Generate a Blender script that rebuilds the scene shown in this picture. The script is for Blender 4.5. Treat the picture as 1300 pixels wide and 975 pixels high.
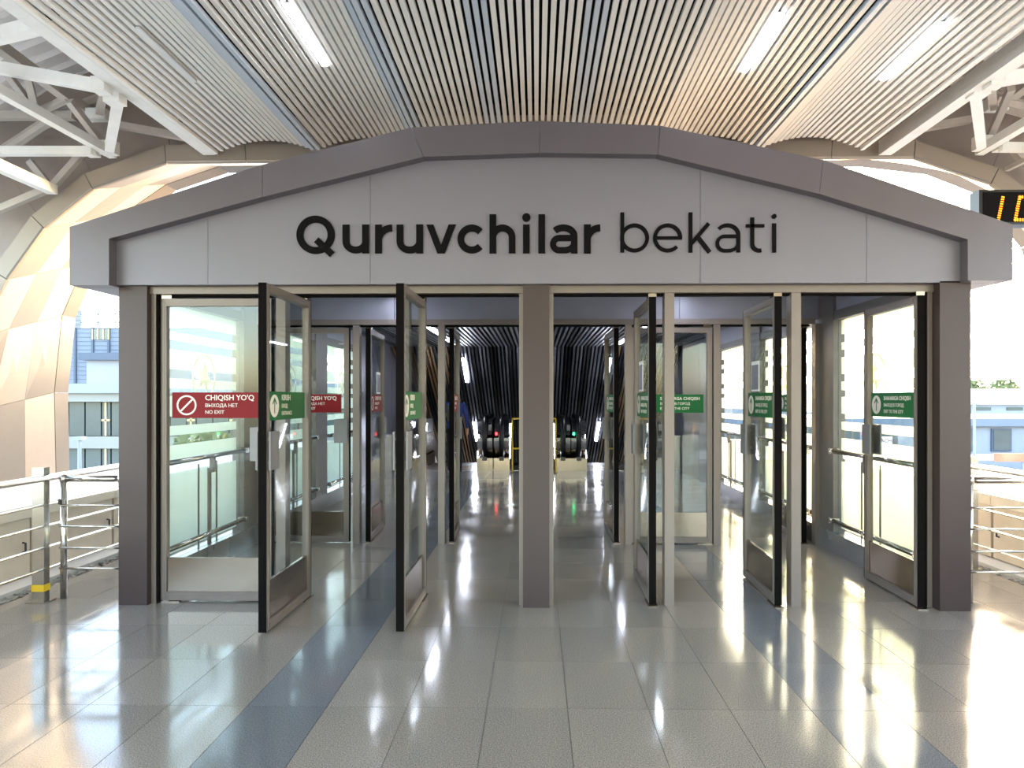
import bpy, math, random
from mathutils import Vector, Matrix
random.seed(7)
sc = bpy.context.scene
C = sc.collection
for o in list(bpy.data.objects):
    bpy.data.objects.remove(o)

# ------------------------------------------------------------------ camera
F = 24.0 / 36.0 * 1300.0            # focal length in pixels of the 1300x975 frame
YAW = math.radians(1.0)
CX, CY, CAMH = 650 + 15.9, 507.0, 1.52
cd = bpy.data.cameras.new('camera')
cd.lens = 24.0
cd.sensor_width = 36.0
cd.shift_x = -15.9 / 1300
cd.shift_y = 19.5 / 1300
cd.clip_end = 1000
cam = bpy.data.objects.new('camera', cd)
C.objects.link(cam)
cam.location = (0, 0, CAMH)
cam.rotation_euler = (math.pi / 2, 0, YAW)
sc.camera = cam

def W(px, py, Y):
    """pixel of the photograph + known depth -> world point"""
    u, v = (px - CX) / F, (CY - py) / F
    x = u * math.cos(YAW) - math.sin(YAW)
    y = u * math.sin(YAW) + math.cos(YAW)
    k = Y / y
    return Vector((x * k, Y, CAMH + v * k))

# ------------------------------------------------------------------ world, sun, exposure
SUN_AZ, SUN_EL = math.radians(33), math.radians(14)
wd = bpy.data.worlds.new('World')
sc.world = wd
wd.use_nodes = True
nt = wd.node_tree
sky = nt.nodes.new('ShaderNodeTexSky')
sky.sky_type = 'NISHITA'
sky.sun_disc = False
sky.sun_elevation = SUN_EL
sky.sun_rotation = SUN_AZ
sky.altitude = 400
sky.air_density = 1.0
sky.dust_density = 2.5
sky.ozone_density = 1.0
bg = nt.nodes['Background']
bg.inputs['Strength'].default_value = 1.1
haze = nt.nodes.new('ShaderNodeVectorMath')      # warm evening haze, the same all round
haze.operation = 'MULTIPLY'
haze.inputs[1].default_value = (1.03, .965, .9)
nt.links.new(sky.outputs[0], haze.inputs[0])
nt.links.new(haze.outputs[0], bg.inputs['Color'])
sl = bpy.data.lights.new('sun', 'SUN')
sl.energy = 1.15
sl.angle = math.radians(1.2)
sl.color = (1.0, 0.84, 0.6)
so = bpy.data.objects.new('sun', sl)
C.objects.link(so)
sd = Vector((math.sin(SUN_AZ) * math.cos(SUN_EL), math.cos(SUN_AZ) * math.cos(SUN_EL), math.sin(SUN_EL)))
so.rotation_euler = sd.to_track_quat('Z', 'Y').to_euler()
so.location = sd * 60
vs = sc.view_settings
vs.view_transform = 'Standard'
vs.look = 'None'
vs.gamma = 1.0
vs.exposure = 1.05
vs.use_curve_mapping = False
sc.cycles.transparent_max_bounces = 40
sc.cycles.max_bounces = 12
sc.cycles.use_denoising = True

# ------------------------------------------------------------------ materials
def srgb(r, g, b):
    f = lambda c: (c / 255 / 12.92) if c <= 10 else ((c / 255 + .055) / 1.055) ** 2.4
    return (f(r), f(g), f(b), 1.0)

MATS = {}
def mat(name, col, rough=.5, metal=0., spec=.5, noise=0., nscale=8., bump=0., bscale=60., aniso=None, coat=0., emit=0., rand=0.):
    m = bpy.data.materials.new(name)
    m.use_nodes = True
    t = m.node_tree
    b = t.nodes['Principled BSDF']
    b.inputs['Base Color'].default_value = col
    b.inputs['Roughness'].default_value = rough
    b.inputs['Metallic'].default_value = metal
    b.inputs['Specular IOR Level'].default_value = spec
    b.inputs['Coat Weight'].default_value = coat
    b.inputs['Coat Roughness'].default_value = .05
    if emit:
        b.inputs['Emission Color'].default_value = col
        b.inputs['Emission Strength'].default_value = emit
    g = t.nodes.new('ShaderNodeNewGeometry')
    if noise or rand:
        n = t.nodes.new('ShaderNodeTexNoise')
        n.inputs['Scale'].default_value = nscale
        n.inputs['Detail'].default_value = 4
        if aniso:
            mp = t.nodes.new('ShaderNodeMapping')
            mp.inputs['Scale'].default_value = aniso
            t.links.new(g.outputs['Position'], mp.inputs['Vector'])
            t.links.new(mp.outputs[0], n.inputs['Vector'])
        else:
            t.links.new(g.outputs['Position'], n.inputs['Vector'])
        mr = t.nodes.new('ShaderNodeMapRange')
        mr.inputs['From Min'].default_value = .3
        mr.inputs['From Max'].default_value = .7
        mr.inputs['To Min'].default_value = 1 - noise
        mr.inputs['To Max'].default_value = 1 + noise
        t.links.new(n.outputs['Fac'], mr.inputs['Value'])
        fac = mr.outputs[0]
        if rand:
            oi = t.nodes.new('ShaderNodeObjectInfo')
            m2 = t.nodes.new('ShaderNodeMapRange')
            m2.inputs['To Min'].default_value = 1 - rand
            m2.inputs['To Max'].default_value = 1 + rand
            t.links.new(oi.outputs['Random'], m2.inputs['Value'])
            mm = t.nodes.new('ShaderNodeMath')
            mm.operation = 'MULTIPLY'
            t.links.new(fac, mm.inputs[0])
            t.links.new(m2.outputs[0], mm.inputs[1])
            fac = mm.outputs[0]
        vm = t.nodes.new('ShaderNodeVectorMath')
        vm.operation = 'SCALE'
        vm.inputs[0].default_value = col[:3]
        t.links.new(fac, vm.inputs['Scale'])
        t.links.new(vm.outputs[0], b.inputs['Base Color'])
    if bump:
        n2 = t.nodes.new('ShaderNodeTexNoise')
        n2.inputs['Scale'].default_value = bscale
        n2.inputs['Detail'].default_value = 3
        t.links.new(g.outputs['Position'], n2.inputs['Vector'])
        bp = t.nodes.new('ShaderNodeBump')
        bp.inputs['Strength'].default_value = bump
        bp.inputs['Distance'].default_value = .01
        t.links.new(n2.outputs['Fac'], bp.inputs['Height'])
        t.links.new(bp.outputs[0], b.inputs['Normal'])
    MATS[name] = m
    return m

def granite(name, col, dark, rough):
    m = bpy.data.materials.new(name)
    m.use_nodes = True
    t = m.node_tree
    b = t.nodes['Principled BSDF']
    g = t.nodes.new('ShaderNodeNewGeometry')
    v = t.nodes.new('ShaderNodeTexNoise')
    v.inputs['Scale'].default_value = 170
    v.inputs['Detail'].default_value = 3
    t.links.new(g.outputs['Position'], v.inputs['Vector'])
    r = t.nodes.new('ShaderNodeValToRGB')
    r.color_ramp.elements[0].position = .36
    r.color_ramp.elements[0].color = dark
    r.color_ramp.elements[1].position = .62
    r.color_ramp.elements[1].color = col
    t.links.new(v.outputs['Fac'], r.inputs['Fac'])
    oi = t.nodes.new('ShaderNodeObjectInfo')
    m2 = t.nodes.new('ShaderNodeMapRange')
    m2.inputs['To Min'].default_value = .92
    m2.inputs['To Max'].default_value = 1.06
    t.links.new(oi.outputs['Random'], m2.inputs['Value'])
    vm = t.nodes.new('ShaderNodeVectorMath')
    vm.operation = 'SCALE'
    t.links.new(r.outputs[0], vm.inputs[0])
    t.links.new(m2.outputs[0], vm.inputs['Scale'])
    t.links.new(vm.outputs[0], b.inputs['Base Color'])
    n = t.nodes.new('ShaderNodeTexNoise')     # scuffs and dust: shape of their own
    n.inputs['Scale'].default_value = 2.3
    n.inputs['Detail'].default_value = 5
    t.links.new(g.outputs['Position'], n.inputs['Vector'])
    mr = t.nodes.new('ShaderNodeMapRange')
    mr.inputs['From Min'].default_value = .35
    mr.inputs['From Max'].default_value = .75
    mr.inputs['To Min'].default_value = rough
    mr.inputs['To Max'].default_value = rough + .12
    t.links.new(n.outputs['Fac'], mr.inputs['Value'])
    t.links.new(mr.outputs[0], b.inputs['Roughness'])
    b.inputs['Specular IOR Level'].default_value = .9
    MATS[name] = m
    return m

def glass(name, tint=(.93, .96, .95, 1), ior=1.45):
    m = bpy.data.materials.new(name)
    m.use_nodes = True
    t = m.node_tree
    t.nodes.remove(t.nodes['Principled BSDF'])
    out = t.nodes['Material Output']
    tr = t.nodes.new('ShaderNodeBsdfTransparent')
    tr.inputs[0].default_value = tint
    gl = t.nodes.new('ShaderNodeBsdfGlossy')
    gl.inputs['Roughness'].default_value = .02
    lw = t.nodes.new('ShaderNodeLayerWeight')
    lw.inputs['Blend'].default_value = .5
    pw = t.nodes.new('ShaderNodeMath')
    pw.operation = 'POWER'
    pw.inputs[1].default_value = 5
    t.links.new(lw.outputs['Facing'], pw.inputs[0])
    fr = t.nodes.new('ShaderNodeMath')
    fr.operation = 'MULTIPLY_ADD'
    fr.inputs[1].default_value = .8
    fr.inputs[2].default_value = .03
    t.links.new(pw.outputs[0], fr.inputs[0])
    mx = t.nodes.new('ShaderNodeMixShader')
    t.links.new(fr.outputs[0], mx.inputs[0])
    t.links.new(tr.outputs[0], mx.inputs[1])
    t.links.new(gl.outputs[0], mx.inputs[2])
    t.links.new(mx.outputs[0], out.inputs[0])
    MATS[name] = m
    return m

def film(name, col, share=.25):
    m = bpy.data.materials.new(name)
    m.use_nodes = True
    t = m.node_tree
    t.nodes.remove(t.nodes['Principled BSDF'])
    out = t.nodes['Material Output']
    a = t.nodes.new('ShaderNodeBsdfTranslucent')
    a.inputs[0].default_value = col
    d = t.nodes.new('ShaderNodeBsdfDiffuse')
    d.inputs[0].default_value = col
    mx = t.nodes.new('ShaderNodeMixShader')
    mx.inputs[0].default_value = share
    t.links.new(a.outputs[0], mx.inputs[1])
    t.links.new(d.outputs[0], mx.inputs[2])
    tr = t.nodes.new('ShaderNodeBsdfRefraction')     # frosted film scatters mostly forwards
    tr.inputs['Roughness'].default_value = .62
    tr.inputs['IOR'].default_value = 1.12
    tr.inputs['Color'].default_value = col
    m3 = t.nodes.new('ShaderNodeMixShader')
    m3.inputs[0].default_value = .5
    t.links.new(mx.outputs[0], m3.inputs[1])
    t.links.new(tr.outputs[0], m3.inputs[2])
    t.links.new(m3.outputs[0], out.inputs[0])
    MATS[name] = m
    return m

granite('granite_light', srgb(166, 158, 146), srgb(118, 112, 104), .07)
granite('granite_dark', srgb(130, 133, 136), srgb(94, 98, 102), .07)
granite('granite_plinth', srgb(128, 126, 124), srgb(90, 88, 88), .2)
mat('grout', srgb(105, 100, 94), .9, noise=.1)
mat('landing', srgb(150, 150, 152), .18, .2, noise=.04, nscale=3)
mat('slat', srgb(238, 236, 230), .45, .15, noise=.03, nscale=1.2)
mat('slat_blue', srgb(205, 215, 226), .4, .25, noise=.04, nscale=1.2)
mat('void', srgb(20, 20, 22), .9, noise=.1)
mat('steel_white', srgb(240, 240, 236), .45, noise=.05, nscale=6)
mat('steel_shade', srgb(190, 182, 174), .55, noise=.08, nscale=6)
mat('roof_sheet', srgb(238, 232, 228), .45, .0, noise=.1, nscale=1.4)
mat('gable', srgb(150, 138, 130), .7, noise=.06, nscale=2)
mat('ring', srgb(158, 146, 132), .5, .1, noise=.04, nscale=2)
mat('soffit_pale', srgb(172, 158, 144), .38, .1, noise=.02)
mat('soffit_mid', srgb(128, 120, 113), .38, .1, noise=.02)
mat('soffit_edge', srgb(140, 128, 116), .45, noise=.03)
mat('fascia', srgb(124, 121, 131), .42, .1, noise=.02, nscale=2)
mat('trim', srgb(102, 96, 102), .4, .25, noise=.03, nscale=3)
mat('pillar', srgb(66, 53, 52), .45, .2, noise=.03, nscale=3)
mat('frame', srgb(124, 113, 107), .4, .3, noise=.04, nscale=5)
mat('frame_groove', srgb(92, 84, 80), .5, .3, noise=.05)
mat('seal', srgb(14, 11, 10), .85, 0, .1, noise=.15, nscale=20)
mat('steel', srgb(196, 192, 186), .16, 1., noise=.03, nscale=9)
mat('steel_brushed', srgb(186, 180, 172), .22, .9, noise=.05, nscale=10, aniso=(1, 1, 12))
mat('kick', srgb(140, 126, 112), .2, .95, noise=.03, bump=.12, bscale=5)
mat('handle', srgb(126, 123, 126), .5, .3, noise=.03)
mat('letter', srgb(14, 12, 14), .8, 0, .12, noise=.05)
mat('red', srgb(126, 8, 18), .55, 0, .25, noise=.02)
mat('green', srgb(18, 96, 46), .55, 0, .25, noise=.02)
mat('green_deep', srgb(44, 128, 88), .3, noise=.02)
mat('white_print', srgb(225, 215, 205), .4, noise=.02)
mat('paper', srgb(235, 235, 238), .5, noise=.02)
mat('paper_dark', srgb(110, 108, 125), .4, noise=.1, nscale=40)
mat('led', (0.9, 0.92, 1.0, 1), .5, emit=10.)
mat('led_hall', (0.8, 0.85, 1.0, 1), .5, emit=30.)
mat('led_off', srgb(232, 232, 232), .35, noise=.01)
mat('lamp_body', srgb(170, 170, 170), .4, .5, noise=.03)
mat('baffle', srgb(120, 122, 132), .35, .5, noise=.05, nscale=3)
mat('baffle_black', srgb(24, 25, 32), .4, .3, noise=.1)
mat('baffle_warm_lit', srgb(150, 118, 82), .35, .5, noise=.08)  # baffle colour with the warm lamplight of the slope put in
mat('hall_panel', srgb(150, 152, 165), .3, .6, noise=.05, nscale=3)
mat('bulkhead', srgb(146, 146, 158), .4, .3, noise=.03)
mat('column_grey', srgb(112, 106, 102), .4, .4, noise=.04)
mat('gravel', srgb(150, 146, 140), .9, noise=.35, nscale=30)
mat('kerb', srgb(210, 206, 200), .7, noise=.05)
mat('service', srgb(218, 202, 184), .5, .05, noise=.03)
mat('service_cap', srgb(228, 216, 200), .5, noise=.03)
mat('ledge', srgb(240, 230, 216), .6, noise=.03)
mat('black', srgb(20, 20, 24), .35, noise=.1)
mat('rubber', srgb(14, 14, 18), .28, noise=.1)
mat('yellow', srgb(226, 186, 40), .45, noise=.04)
mat('blue_cup', srgb(40, 60, 120), .4, noise=.05)
mat('amber', (1.0, 0.30, 0.01, 1), .5, emit=1.1)
mat('red_light', (1.0, 0.03, 0.03, 1), .5, emit=5.)
mat('green_light', (0.03, 1.0, 0.3, 1), .5, emit=5.)
mat('cladding', srgb(112, 122, 138), .6, noise=.04, nscale=.6)
mat('cladding_line', srgb(76, 88, 106), .6, noise=.05)
mat('white_wall', srgb(140, 146, 156), .6, noise=.03, nscale=.5)
mat('grey_wall', srgb(140, 140, 134), .6, noise=.05, nscale=.5)
mat('window_dark', srgb(84, 94, 94), .12, noise=.1, nscale=.7)
mat('window_frame', srgb(226, 196, 140), .5, noise=.05)
mat('ground', srgb(206, 198, 186), .9, noise=.12, nscale=.2)
mat('leaf', srgb(112, 122, 80), .8, noise=.3, nscale=3)
mat('bark', srgb(96, 80, 66), .9, noise=.2)
mat('banner', srgb(226, 120, 90), .6, noise=.4, nscale=.8)
mat('jacket', srgb(34, 54, 120), .8, noise=.1, nscale=20)
mat('trousers', srgb(22, 22, 28), .85, noise=.1)
mat('skin', srgb(190, 140, 112), .6, noise=.03)
mat('hair', srgb(26, 20, 18), .6, noise=.15)
glass('glass')
glass('glass_dark', (.10, .11, .15, 1))
film('film', (.92, .95, .88, 1))
film('film_mark', (.98, .96, .86, 1), .5)

# ------------------------------------------------------------------ mesh helpers
class MB:
    def __init__(s):
        s.v, s.f = [], []
    def add(s, vs, fs):
        n = len(s.v)
        s.v += [tuple(v) for v in vs]
        s.f += [tuple(i + n for i in f) for f in fs]
        return s
    def box(s, x0, x1, y0, y1, z0, z1):
        return s.add([(x0, y0, z0), (x1, y0, z0), (x1, y1, z0), (x0, y1, z0), (x0, y0, z1), (x1, y0, z1), (x1, y1, z1), (x0, y1, z1)],
                     [(0, 3, 2, 1), (4, 5, 6, 7), (0, 1, 5, 4), (1, 2, 6, 5), (2, 3, 7, 6), (3, 0, 4, 7)])
    def prism(s, poly, a, b, axis='y'):
        """polygon (p,q) extruded: axis y -> (p,.,q); axis x -> (.,p,q); axis z -> (p,q,.)"""
        def m(p, t):
            return (p[0], t, p[1]) if axis == 'y' else ((t, p[0], p[1]) if axis == 'x' else (p[0], p[1], t))
        n = len(poly)
        vs = [m(p, a) for p in poly] + [m(p, b) for p in poly]
        fs = [tuple(range(n)), tuple(range(2 * n - 1, n - 1, -1))]
        fs += [(i, i + n, (i + 1) % n + n, (i + 1) % n) for i in range(n)]
        return s.add(vs, fs)
    def tube(s, pts, r, n=10, cap=True):
        pts = [Vector(p) for p in pts]
        rs = r if isinstance(r, (list, tuple)) else [r] * len(pts)
        base = len(s.v)
        up = None
        for i, p in enumerate(pts):
            d = (pts[min(i + 1, len(pts) - 1)] - pts[max(i - 1, 0)]).normalized()
            if up is None:
                up = Vector((0, 0, 1)) if abs(d.z) < .9 else Vector((1, 0, 0))
            sx = d.cross(up).normalized()
            up = sx.cross(d).normalized()
            for k in range(n):
                a = 2 * math.pi * k / n
                s.v.append(tuple(p + (sx * math.cos(a) + up * math.sin(a)) * rs[i]))
        for i in range(len(pts) - 1):
            for k in range(n):
                s.f.append((base + i * n + k, base + i * n + (k + 1) % n, base + (i + 1) * n + (k + 1) % n, base + (i + 1) * n + k))
        if cap:
            s.f.append(tuple(base + k for k in range(n - 1, -1, -1)))
            e = base + (len(pts) - 1) * n
            s.f.append(tuple(e + k for k in range(n)))
        return s
    def bar(s, p0, p1, w, h):
        """rectangular bar from p0 to p1"""
        p0, p1 = Vector(p0), Vector(p1)
        d = (p1 - p0).normalized()
        up = Vector((0, 0, 1)) if abs(d.z) < .95 else Vector((1, 0, 0))
        sx = d.cross(up).normalized() * (w / 2)
        u = sx.normalized().cross(d) * (h / 2)
        vs = [p + a * sx + b * u for p in (p0, p1) for a, b in ((-1, -1), (1, -1), (1, 1), (-1, 1))]
        return s.add(vs, [(0, 1, 2, 3), (7, 6, 5, 4), (0, 4, 5, 1), (1, 5, 6, 2), (2, 6, 7, 3), (3, 7, 4, 0)])
    def disc(s, cx, cy, r, z0, z1, n=28):
        return s.prism([(cx + r * math.cos(2 * math.pi * k / n), cy + r * math.sin(2 * math.pi * k / n)) for k in range(n)], z0, z1, 'z')
    def stroke(s, pts, w, z0, z1, close=False):
        """flat stroke in the xy plane with thickness z0..z1"""
        P = [Vector((p[0], p[1])) for p in pts]
        n = len(P)
        L, R = [], []
        for i in range(n):
            if close:
                a, b = P[(i - 1) % n], P[(i + 1) % n]
                d1, d2 = (P[i] - a).normalized(), (b - P[i]).normalized()
            else:
                d1 = (P[i] - P[i - 1]).normalized() if i else (P[1] - P[0]).normalized()
                d2 = (P[i + 1] - P[i]).normalized() if i < n - 1 else d1
            t = (d1 + d2).normalized()
            nn = Vector((-t.y, t.x))
            k = w / 2 / max(.4, nn.dot(Vector((-d1.y, d1.x))))
            L.append(P[i] + nn * k)
            R.append(P[i] - nn * k)
        b0 = len(s.v)
        z1 = z1 * (1 + .02 * (len(s.v) % 7)) if z1 == 1 else z1
        for z in (z1, z0):
            for q in L:
                s.v.append((q.x, q.y, z))
            for q in R:
                s.v.append((q.x, q.y, z))
        for i in range(n if close else n - 1):
            j = (i + 1) % n
            s.f.append((b0 + i, b0 + n + i, b0 + n + j, b0 + j))
            s.f.append((b0 + i, b0 + j, b0 + 2 * n + j, b0 + 2 * n + i))
            s.f.append((b0 + n + i, b0 + 3 * n + i, b0 + 3 * n + j, b0 + n + j))
        if not close:
            s.f.append((b0, b0 + 2 * n, b0 + 3 * n, b0 + n))
            e = n - 1
            s.f.append((b0 + e, b0 + n + e, b0 + 3 * n + e, b0 + 2 * n + e))
        return s
    def mesh(s, name):
        m = bpy.data.meshes.new(name)
        m.from_pydata(s.v, [], s.f)
        m.update()
        return m
    def build(s, name, m, parent=None, smooth=False):
        me = s.mesh(name)
        return link(name, me, m, parent, smooth)

def link(name, me, m, parent=None, smooth=False):
    if m and not me.materials:
        me.materials.append(MATS[m] if isinstance(m, str) else m)
    if smooth:
        for p in me.polygons:
            p.use_smooth = True
    o = bpy.data.objects.new(name, me)
    C.objects.link(o)
    o.parent = parent
    return o

def box(name, m, parent, x0, x1, y0, y1, z0, z1):
    return MB().box(x0, x1, y0, y1, z0, z1).build(name, m, parent)

def tag(o, label=None, cat=None, group=None, kind=None):
    if label:
        o['label'] = label
    if cat:
        o['category'] = cat
    if group:
        o['group'] = group
    if kind:
        o['kind'] = kind
    return o

def empty(name, loc=(0, 0, 0), rz=0, label=None, cat=None, group=None, kind=None):
    o = bpy.data.objects.new(name, None)
    o.empty_display_size = .1
    C.objects.link(o)
    o.location = loc
    o.rotation_euler = (0, 0, rz)
    return tag(o, label, cat, group, kind)

def copy_tree(o, parent=None):
    c = o.copy()
    C.objects.link(c)
    c.parent = parent
    for ch in list(o.children):
        copy_tree(ch, c)
    return c

TXT = {}
def text_mesh(body, size, bold=0.):
    """lettering as a flat mesh, x right, y up, left edge 0, baseline 0"""
    key = (body, size, bold)
    if key not in TXT:
        cu = bpy.data.curves.new('lettering', 'FONT')
        cu.body = body
        cu.size = size
        cu.offset = bold
        cu.extrude = .0006
        cu.resolution_u = 3
        ob = bpy.data.objects.new('lettering', cu)
        C.objects.link(ob)
        bpy.context.view_layer.update()
        me = bpy.data.meshes.new_from_object(ob.evaluated_get(bpy.context.evaluated_depsgraph_get()))
        bpy.data.objects.remove(ob)
        bpy.data.curves.remove(cu)
        TXT[key] = me
    return TXT[key]

def arc(cx, cy, rx, ry, a0, a1, n=20):
    return [(cx + rx * math.cos(math.radians(a0 + (a1 - a0) * i / n)), cy + ry * math.sin(math.radians(a0 + (a1 - a0) * i / n))) for i in range(n + 1)]

# ================================================================== FLOOR
X0, X1 = -3.95, 3.98
floor = empty('floor', (0, 0, 0), 0, 'polished grey granite tile floor with a darker blue-grey tile stripe each side', 'floor', kind='structure')
box('floor_base', 'grout', floor, X0, X1, -14, 14.6, -.35, -.0035)
CW, RD, CO, RO = .3965, .6, .153, 3.36
tm = {}
for nm in ('granite_light', 'granite_dark'):
    me = MB().box(.0015, CW - .0015, .0015, RD - .0015, -.003, 0).mesh('tile')
    me.materials.append(MATS[nm])
    tm[nm] = me
rest = {'granite_light': MB(), 'granite_dark': MB()}
for k in range(-11, 11):
    xa, xb = max(X0, CO + k * CW), min(X1, CO + (k + 1) * CW)
    if xb - xa < .02:
        continue
    nm = 'granite_dark' if k in (-4, 3) else 'granite_light'
    full = abs(xb - xa - CW) < 1e-6
    for r in range(-28, 16):
        ya = RO + r * RD
        if full and -1 <= r < 13:
            o = bpy.data.objects.new('tile', tm[nm])
            C.objects.link(o)
            o.parent = floor
            o.location = (xa, ya, 0)
        else:
            rest[nm].box(xa + .0015, xb - .0015, ya + .0015, ya + RD - .0015, -.003, 0)
for nm, mb in rest.items():
    tag(mb.build('far_tiles', nm, floor), kind='stuff')
for k, (xa, xb) in enumerate(((X0, -.99), (-.985, .98), (.985, X1))):
    box('landing_plate', 'landing', floor, xa, xb, 12.965, 14.6, -.003, .001)

# ================================================================== SLAT CEILING
ceil = empty('ceiling', (0, 0, 0), 0, 'pale wavy ceiling of long metal slats above the kiosk', 'ceiling', kind='structure')
def ceil_z(x):
    a = abs(x)
    if a < 1.0:
        return 3.765 + .075 * math.sin(math.pi / 2 * (1 - a)) ** .8
    if a < 1.97:
        t = (a - 1.0) / .97
        return 3.75 + .115 * math.sin(math.pi * t) ** .8
    t = min(1, (a - 1.97) / .93)
    return 3.735 + .12 * math.sin(math.pi * t) ** .8 - .02 * t
pitch = .0515
ns = 56
lamp_x = (-2.42, -1.44, 1.44, 2.44)
sm = {}
for nm in ('slat', 'slat_blue'):
    me = MB().box(-.0158, .0158, -13.5, 6.1, 0, .032).mesh('slat')
    me.materials.append(MATS[nm])
    sm[nm] = me
for i in range(-ns, ns + 1):
    x = i * pitch
    nm = 'slat_blue' if i in (-21, -20, -19, -8, -7, -6, 6, 7, 8, -40, -39, -38, 37, 38) else 'slat'
    o = bpy.data.objects.new('slat', sm[nm])
    C.objects.link(o)
    o.parent = ceil
    o.location = (x, 0, ceil_z(x))
mb = MB()
for y in (-4, -2.4, -.8, .8, 2.4, 4.0, 5.5):
    for k in range(-29, 29):
        xa, xb = k * .1, (k + 1) * .1
        mb.bar((xa, y, ceil_z(xa) + .075), (xb, y, ceil_z(xb) + .075), .04, .03)
tag(mb.build('carrier_rails', 'void', ceil), kind='stuff')
mb = MB()
mb.add([(-2.9, -13.5, 4.06), (2.9, -13.5, 4.06), (2.9, 6.1, 4.06), (-2.9, 6.1, 4.06)], [(0, 1, 2, 3)])
mb.build('backing', 'void', ceil)

def strip_lamp(p0, p1, m, label, group, w=.045, cat='lamp'):
    p0, p1 = Vector(p0), Vector(p1)
    o = empty('strip_light', p0, 0, label, cat, group)
    MB().bar((0, 0, .009), p1 - p0 + Vector((0, 0, .009)), w * .9, .006).build('housing', 'lamp_body', o)
    MB().bar((0, 0, 0), p1 - p0, w, .012).build('diffuser', m, o)
    return o
G = 'strip lights in the slat ceiling'
LZ = lambda x: ceil_z(x) - .013
strip_lamp((-2.48, 4.2, LZ(-2.48)), (-2.48, 4.92, LZ(-2.48)), 'led_off', 'unlit white strip light among the slats, leftmost of the four', G, .025)
strip_lamp((-1.475, 4.0, LZ(-1.475)), (-1.475, 4.74, LZ(-1.475)), 'led', 'lit strip light among the slats, above the start of the black lettering', G)
strip_lamp((1.475, 4.15, LZ(1.475)), (1.475, 4.88, LZ(1.475)), 'led', 'lit strip light among the slats, above the end of the black lettering', G)
strip_lamp((2.5, 4.23, LZ(2.5)), (2.5, 4.97, LZ(2.5)), 'led', 'lit strip light among the slats, rightmost and nearest the roof truss', G)

for r, yy in enumerate((1.3, -1.5, -4.3, -7.1)):  # unseen lamps added in the same rows to light the kiosk front
    for x, z, nm in ((-1.475, LZ(1.475), 'inner left'), (1.475, LZ(1.475), 'inner right'), (2.5, LZ(2.5), 'outer right'), (-2.48, LZ(2.48), 'outer left')):
        strip_lamp((x, yy, z), (x, yy + .72, z), 'led', 'added unseen strip light in the %s row, %s behind the viewpoint' % (nm, ('first', 'second', 'third', 'fourth')[r]) if yy < 0 else 'added unseen strip light in the %s row, overhead before the viewpoint' % nm, G)

# ================================================================== ROOF VAULT, GABLE, PORTAL ARCH
ringL = [(-5.5, .62), (-5.48, 1.35), (-5.25, 2.1), (-4.95, 2.64), (-4.6, 3.12), (-4.14, 3.48), (-3.45, 3.72), (-1.2, 3.73)]
backL = [(-5.63, .62), (-5.65, 1.6), (-5.56, 2.5), (-5.3, 3.1), (-4.85, 3.68), (-4.33, 4.03), (-3.7, 4.24), (-1.2, 4.25)]
backR = [(6.05, .62), (6.05, 1.6), (5.95, 2.6), (5.7, 3.3), (5.2, 3.93), (4.6, 4.17), (3.8, 4.27), (1.2, 4.25)]
roofL = [(-6.6, 1.5), (-6.5, 2.2), (-6.25, 2.9), (-5.85, 3.5), (-5.3, 4.05), (-4.6, 4.5), (-3.7, 4.85), (-1.2, 5.1)]
mir = lambda L: [(-x, z) for x, z in L]
ring = ringL + mir(ringL)[::-1]
back = backL + backR[::-1]
roof = roofL + mir(roofL)[::-1]
def offs(P, d):
    out = []
    for i, p in enumerate(P):
        a = Vector(P[max(0, i - 1)])
        b = Vector(P[min(len(P) - 1, i + 1)])
        t = (b - a).normalized()
        out.append((p[0] - t.y * d, p[1] + t.x * d))
    return out
outer = offs(ring, .17)
YF, YB = 6.3, 7.9
portal = empty('portal_arch', (0, YF, 0), 0, 'beige panelled arch that closes the station roof behind the kiosk', 'arch', kind='structure')
def local(mb, off):
    mb.v = [(x - off[0], y - off[1], z - off[2]) for x, y, z in mb.v]
    return mb
def slab_quad(a, b, c, d, t=.02, gap=.004):
    """panel from four corners with a gap at its rim and thickness behind"""
    P = [Vector(q) for q in (a, b, c, d)]
    ctr = sum(P, Vector()) / 4
    P = [p + (ctr - p).normalized() * gap for p in P]
    n = (P[1] - P[0]).cross(P[3] - P[0]).normalized() * t
    Q = [p + n for p in P]
    return MB().add(P + Q, [(0, 1, 2, 3), (7, 6, 5, 4), (0, 4, 5, 1), (1, 5, 6, 2), (2, 6, 7, 3), (3, 7, 4, 0)])
org = (0, YF, 0)
n = len(ring)
def lerp(p, q, t):
    return (p[0] + (q[0] - p[0]) * t, p[1] + (q[1] - p[1]) * t)
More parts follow.
